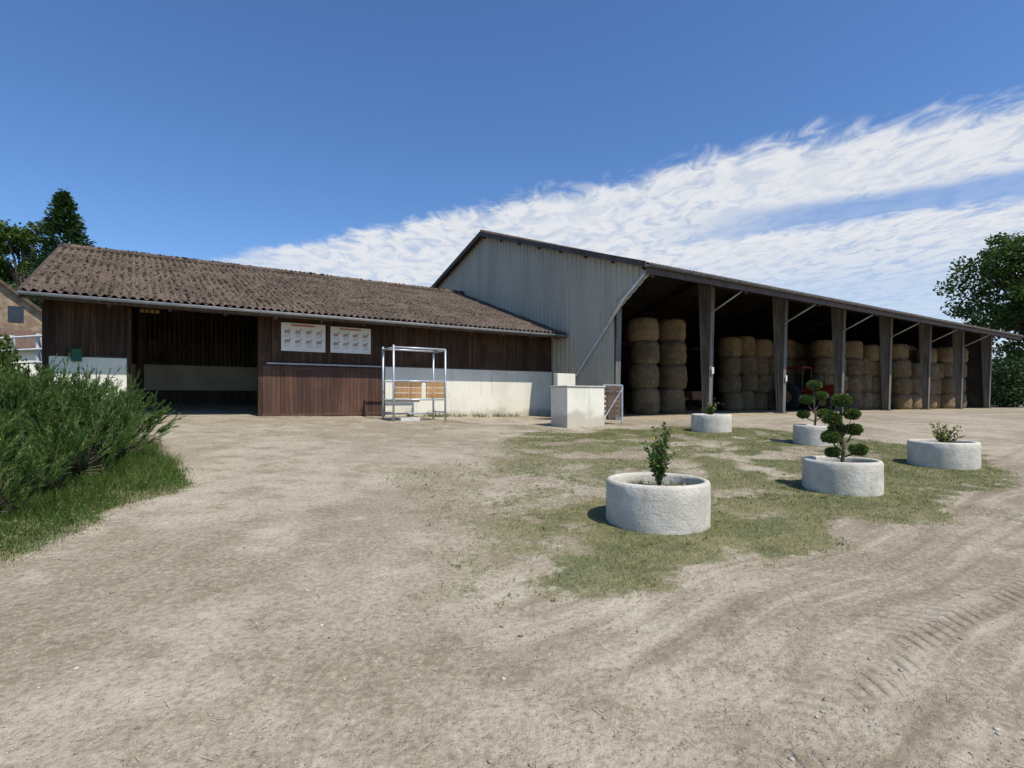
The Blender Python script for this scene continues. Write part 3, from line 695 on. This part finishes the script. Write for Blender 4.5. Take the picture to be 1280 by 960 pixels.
# ------------------------------------------------------------------ juniper shrubs
M_shrub=leafmat('juniper_shoots',(.045,.10,.02),(.13,.22,.05),(.26,.33,.10),tr=.3,dark=(.55,.6,.5))
M_filler=basic('hidden_filler',(.012,.02,.007),(.025,.035,.012),6)  # near-black filler for unseen lumps added inside the foliage
clumps=[(-5.75,8.0,.72,1.05),(-6.7,8.7,.9,1.25),(-5.4,6.9,.62,.98),(-5.1,6.15,.45,.72),(-5.75,5.5,.65,1.1),(-6.7,7.4,.9,1.3),(-7.7,8.4,1.0,1.4),(-7.9,9.7,1.0,1.2),(-8.9,10.7,1.0,1.1),(-7.0,6.2,.9,1.3),(-10,11.6,1,1.1),(-9.4,9.6,1.1,1.25),(-11,10.4,1.2,1.35),(-12.2,12.2,1.2,1.2),(-4.95,5.3,.35,.5)]
for ci,(x,y,r,h) in enumerate(clumps):
    e=empty('juniper_shrub' if ci==0 else 'juniper_shrub.%03d'%ci); z=gz(x,y)
    P=np.array([[x,y,z+h*.3]]); v,f=ico(); 
    np_obj('hidden_core',v*np.array([r*.33,r*.33,h*.26])*(1+rng.normal(0,.1,(12,1)))+P,f,M_filler,e,True)  # unseen dark lump added inside the shrub to block light coming through
    near=y<9
    nclu=int((50 if near else 34)*r*(r+h)/1.2); per=8
    d=unit(rng.normal(size=(nclu,3))); d[:,2]=np.abs(d[:,2])*1.25-.42; d=unit(d)
    q=rng.uniform(.30,.80,nclu)
    B0=np.array([x,y,z+h*.32])+d*q[:,None]*np.array([r,r,h*.62])
    B0[:,2]=np.maximum(B0[:,2],z+.04)
    D0=unit(d*np.array([.7,.7,.3])+np.array([.06,0,.85])+rng.normal(0,.18,(nclu,3)))
    LF=rng.uniform(.65,1.35,nclu); LF=np.repeat(LF,per)
    B=np.repeat(B0,per,0); D=np.repeat(D0,per,0); ns=len(B); off=rng.uniform(0,.34,ns)*LF
    B=B+D*off[:,None]; D=unit(D+rng.normal(0,.26,(ns,3))); B[:,2]=np.maximum(B[:,2],z+.03)
    Ls=rng.uniform(.12,.36,ns)*(1.15-off)*LF; nn=42 if near else 24
    u=rng.random((ns,nn)); C=B[:,None]+D[:,None]*(u*Ls[:,None])[:,:,None]
    C[:,:,2]-= (u**2*Ls[:,None]*.12)*(1-D[:,None,2])
    side=rng.normal(size=(ns,nn,3)); side/=np.linalg.norm(side,axis=2,keepdims=True)
    nd=D[:,None]*.95+side*.55; nd/=np.linalg.norm(nd,axis=2,keepdims=True)
    ln=(.080*(1-.65*u)+.012)*rng.uniform(.7,1.2,(ns,nn)); wd=.0045 if near else .010
    tip=C+nd*ln[:,:,None]; bb=np.cross(nd,rng.normal(size=(ns,nn,3))); bb/=np.linalg.norm(bb,axis=2,keepdims=True)
    V=np.stack([C-bb*wd,C+bb*wd,tip],2).reshape(-1,3); n=len(V)//3
    np_obj('shoots',V,np.arange(3*n).reshape(n,3),M_shrub,e)
    b=MB()
    for j in range(nclu):
        b.tube([(x,y,z+h*.15),B0[j],B0[j]+D0[j]*.3],[.01,.007,.002],4,False)
    b.obj('stems',M_bark,e)
P=scat(5000,-6.5,-4.05,4.2,8.2,gl); P[:,2]+=rng.uniform(.02,.14,len(P)); V,F=leaves(P,.032,.018,2.0); np_obj('verge_weeds',V,F,M_grass2)

# ------------------------------------------------------------------ planters
def planter(i,x,y,R,H):
    e=empty('concrete_planter' if i==0 else 'concrete_planter.%03d'%i); z=gz(x,y); b=MB(); r=R-.075
    pr=[(R*.985,-.08),(R,.02),(R*1.0,H*.35),(R*.995,H*.7),(R,H-.035),(R-.015,H-.008),(R-.03,H),(r+.02,H),(r+.006,H-.012),(r,H-.04),(r-.01,H-.25)]
    b.lathe((x,y,z),pr,64,.008,i); b.obj('ring',M_conc,e,True)
    b=MB(); pr=[(.001,H-.10)]+[(r*j/8,H-.115+random.uniform(-.02,.02)) for j in range(1,8)]+[(r-.004,H-.13)]
    b.lathe((x,y,z),pr,32,.06,i+5); b.obj('soil',M_soil,e,True)
    n=260; a=rng.uniform(0,6.28,n); q=(r-.03)*np.sqrt(rng.random(n)); 
    V,F=lumps(np.stack([x+q*np.cos(a),y+q*np.sin(a),np.full(n,z+H-.105)],1),rng.uniform(.006,.024,n),.6); np_obj('gravel_fill',V,F,M_peb,e)
    n=700; a=rng.uniform(0,6.28,n); q=(r-.04)*rng.random(n)**.4; P=np.stack([x+q*np.cos(a),y+q*np.sin(a),np.full(n,z+H-.11)],1)
    V,F=blades(P,rng.uniform(.02,.08,n),np.full(n,.003),.7); np_obj('weeds',V,F,M_grass,e)
    return z+H-.11
tops=[planter(i,*p) for i,p in enumerate(PL)]
M_laurel=leafmat('laurel_leaves',(.05,.105,.022),(.13,.20,.045),(.36,.34,.08),rough=.35,tr=.25)
M_yel=leafmat('variegated_leaves',(.12,.15,.035),(.28,.27,.07),(.40,.36,.11),rough=.4,tr=.25)
M_top=leafmat('topiary_needles',(.045,.10,.018),(.135,.20,.042),(.22,.28,.07),tr=.15,dark=(.7,.7,.6))
def shrub(name,x,y,z,h,w,nb,nl,ls,mat,seed):
    r=random.Random(seed); e=empty(name); b=MB(); Cs=[];Ds=[]
    for i in range(nb):
        a=r.uniform(0,6.28); ww=w*r.uniform(.3,1); hh=h*r.uniform(.5,1)*(1-.25*ww/w)
        p0=Vector((x,y,z)); p1=Vector((x+math.cos(a)*ww*.35,y+math.sin(a)*ww*.35,z+hh*.5)); p2=Vector((x+math.cos(a)*ww,y+math.sin(a)*ww,z+hh))
        b.tube([p0,p0*.25+p1*.5+p2*.25,p2],[.012,.008,.003],6)
        for j in range(nl//nb):
            u=r.uniform(.3,1.02); p=(p0*(1-u)**2+p1*2*u*(1-u)*1.0+p2*u*u); 
            o=Vector((r.gauss(0,1),r.gauss(0,1),r.gauss(.2,.8))).normalized()
            Cs.append(p+o*ls*.6); Ds.append(o)
    V,F=leaves(np.array(Cs),ls*rng.uniform(.7,1.2,len(Cs)),ls*.5,1.,np.array(Ds)); b.obj('stems',M_bark,e); np_obj('leaves',V,F,mat,e)
shrub('laurel_shrub',PL[0][0]+.02,PL[0][1],tops[0],.80,.22,15,640,.062,M_laurel,1)
shrub('variegated_shrub',PL[2][0],PL[2][1],tops[2],.50,.30,14,360,.065,M_yel,2)
shrub('variegated_shrub.001',PL[4][0]-.02,PL[4][1],tops[4],.52,.22,11,320,.08,M_laurel,3)
def topiary(name,x,y,z,poms,seed):
    e=empty(name); b=MB(); top=max(p[2] for p in poms)
    ctrl=[(x,y,z-.05),(x+.03,y,z+top*.3),(x-.02,y+.02,z+top*.65),(x+poms[-1][0],y+poms[-1][1],z+poms[-1][2])]
    b.tube(ctrl,[.028,.023,.018,.01],8); Vs=[];Fs=[];off=0
    for (a,c,h,r) in poms:
        P=(x+a,y+c,z+h); b.tube([(x,y,z+h*.55),(x+a*.6,y+c*.6,z+h*.72),P],[.016,.012,.008],6)
        n=1700; C=blobpts(P,(r,r,r*.68),n,.68); d=unit(C-np.array(P))
        V,F=leaves(C,.036,.011,.3,d*1.2); Vs.append(V);Fs.append(F+off);off+=len(V)
        v,f=ico(); np_obj('pom_core',v*np.array([r*.72,r*.72,r*.48])+np.array(P),f,M_filler,e,True)
    b.obj('trunk',M_bark,e); np_obj('needles',np.concatenate(Vs),np.concatenate(Fs),M_top,e)
topiary('cloud_topiary',PL[1][0],PL[1][1],tops[1],[(.24,0,.24,.12),(-.1,.05,.2,.1),(-.17,-.02,.42,.13),(.2,.05,.52,.12),(0,.1,.52,.13),(-.14,0,.68,.13),(.13,-.03,.74,.11),(.0,0,.93,.13)],1)
topiary('cloud_topiary.001',PL[3][0],PL[3][1],tops[3],[(.22,0,.36,.16),(-.22,.05,.34,.14),(-.19,-.02,.68,.15),(.18,.05,.76,.15),(.0,0,1.0,.16)],2)

# ------------------------------------------------------------------ world
EL=math.radians(58); az=(.74,-.672)
w=bpy.data.worlds.new('World'); scene.world=w; w.use_nodes=True; t=w.node_tree; t.nodes.clear()
class WN(NT):
    def __init__(s,t): s.t=t
k=WN(t)
tc=k.n('ShaderNodeTexCoord'); sky=k.n('ShaderNodeTexSky'); sky.sky_type='NISHITA'; sky.sun_disc=False; sky.sun_elevation=EL
sky.sun_rotation=math.atan2(az[0],az[1]); sky.air_density=1.0; sky.dust_density=.3; sky.ozone_density=2.5
sp=k.n('ShaderNodeSeparateXYZ'); k.put(sp.inputs[0],tc.outputs['Generated']); dx,dy,dz=sp.outputs
zc=k.m_('MAXIMUM',dz,.03); Px=k.m_('DIVIDE',dx,zc); Py=k.m_('DIVIDE',dy,zc)
cb=k.n('ShaderNodeCombineXYZ'); k.put(cb.inputs[0],Px); k.put(cb.inputs[1],Py); P_=cb.outputs[0]
e=k.m_('SUBTRACT',k.m_('ADD',Py,k.m_('MULTIPLY',Px,.573)),2.76)
rot=k.vmap((1.35,.8,1),math.radians(30),P_)
n1=k.noise(1.5,3,P_,.6); n2=k.noise(6.0,4,rot,.62,.8); n3=k.noise(16,3,P_,.65,.5); n4=k.noise(.9,3,P_,.5)
ee=k.m_('ADD',e,k.m_('MULTIPLY',k.m_('SUBTRACT',n1,.5),.55)); ee=k.m_('ADD',ee,k.m_('MULTIPLY',k.m_('SUBTRACT',n2,.5),.5))
cov=k.ss(ee,-.06,.26)
puff=k.ss(k.m_('ADD',n2,k.m_('MULTIPLY',k.m_('SUBTRACT',n3,.5),.45)),.28,.54,.72,1)
puff=k.m_('MAXIMUM',puff,k.ss(n4,.40,.62,.7,1.0))
cov=k.m_('MULTIPLY',cov,puff)
gap=k.m_('MULTIPLY',k.m_('MULTIPLY',k.ss(ee,.85,1.15),k.ss(ee,1.75,1.45)),k.ss(Px,.7,1.8))
cov=k.m_('MULTIPLY',cov,k.m_('SUBTRACT',1,k.m_('MULTIPLY',gap,.75)))
cov=k.m_('MULTIPLY',cov,k.ss(Px,-3.4,-1.2)); cov=k.m_('MULTIPLY',cov,k.ss(e,1.6,4.5,1,.6))
cov=k.m_('MULTIPLY',cov,k.ss(dz,.0,.05)); cov=k.m_('MULTIPLY',cov,.93)
hsv=k.n('ShaderNodeHueSaturation'); k.put(hsv.inputs['Color'],sky.outputs[0]); hsv.inputs['Saturation'].default_value=1.06
skyc=k.mix(1.0,hsv.outputs[0],(1.05,1.32,1.66),'MULTIPLY')
col=k.mix(cov,skyc,k.mix(k.ss(n2,.3,.62),(7.2,7.8,8.6),(9.2,9.3,9.5)))
bg=k.n('ShaderNodeBackground'); k.put(bg.inputs[0],col); bg.inputs[1].default_value=.09
out=k.n('ShaderNodeOutputWorld'); t.links.new(bg.outputs[0],out.inputs[0])
L=bpy.data.lights.new('sun','SUN'); L.energy=4.6; L.angle=math.radians(.5); L.color=(1,.95,.86)
lo=bpy.data.objects.new('sun',L); scene.collection.objects.link(lo)
lo.rotation_euler=Vector((math.cos(EL)*az[0],math.cos(EL)*az[1],math.sin(EL))).to_track_quat('Z','Y').to_euler()

cam=bpy.data.cameras.new('camera'); co=bpy.data.objects.new('camera',cam); scene.collection.objects.link(co)
co.location=(0,0,1.6); co.rotation_euler=(math.radians(90),0,0); cam.lens=700/1280*36; cam.sensor_width=36; cam.shift_y=.0133; cam.clip_end=6000; cam.clip_start=.05
scene.camera=co
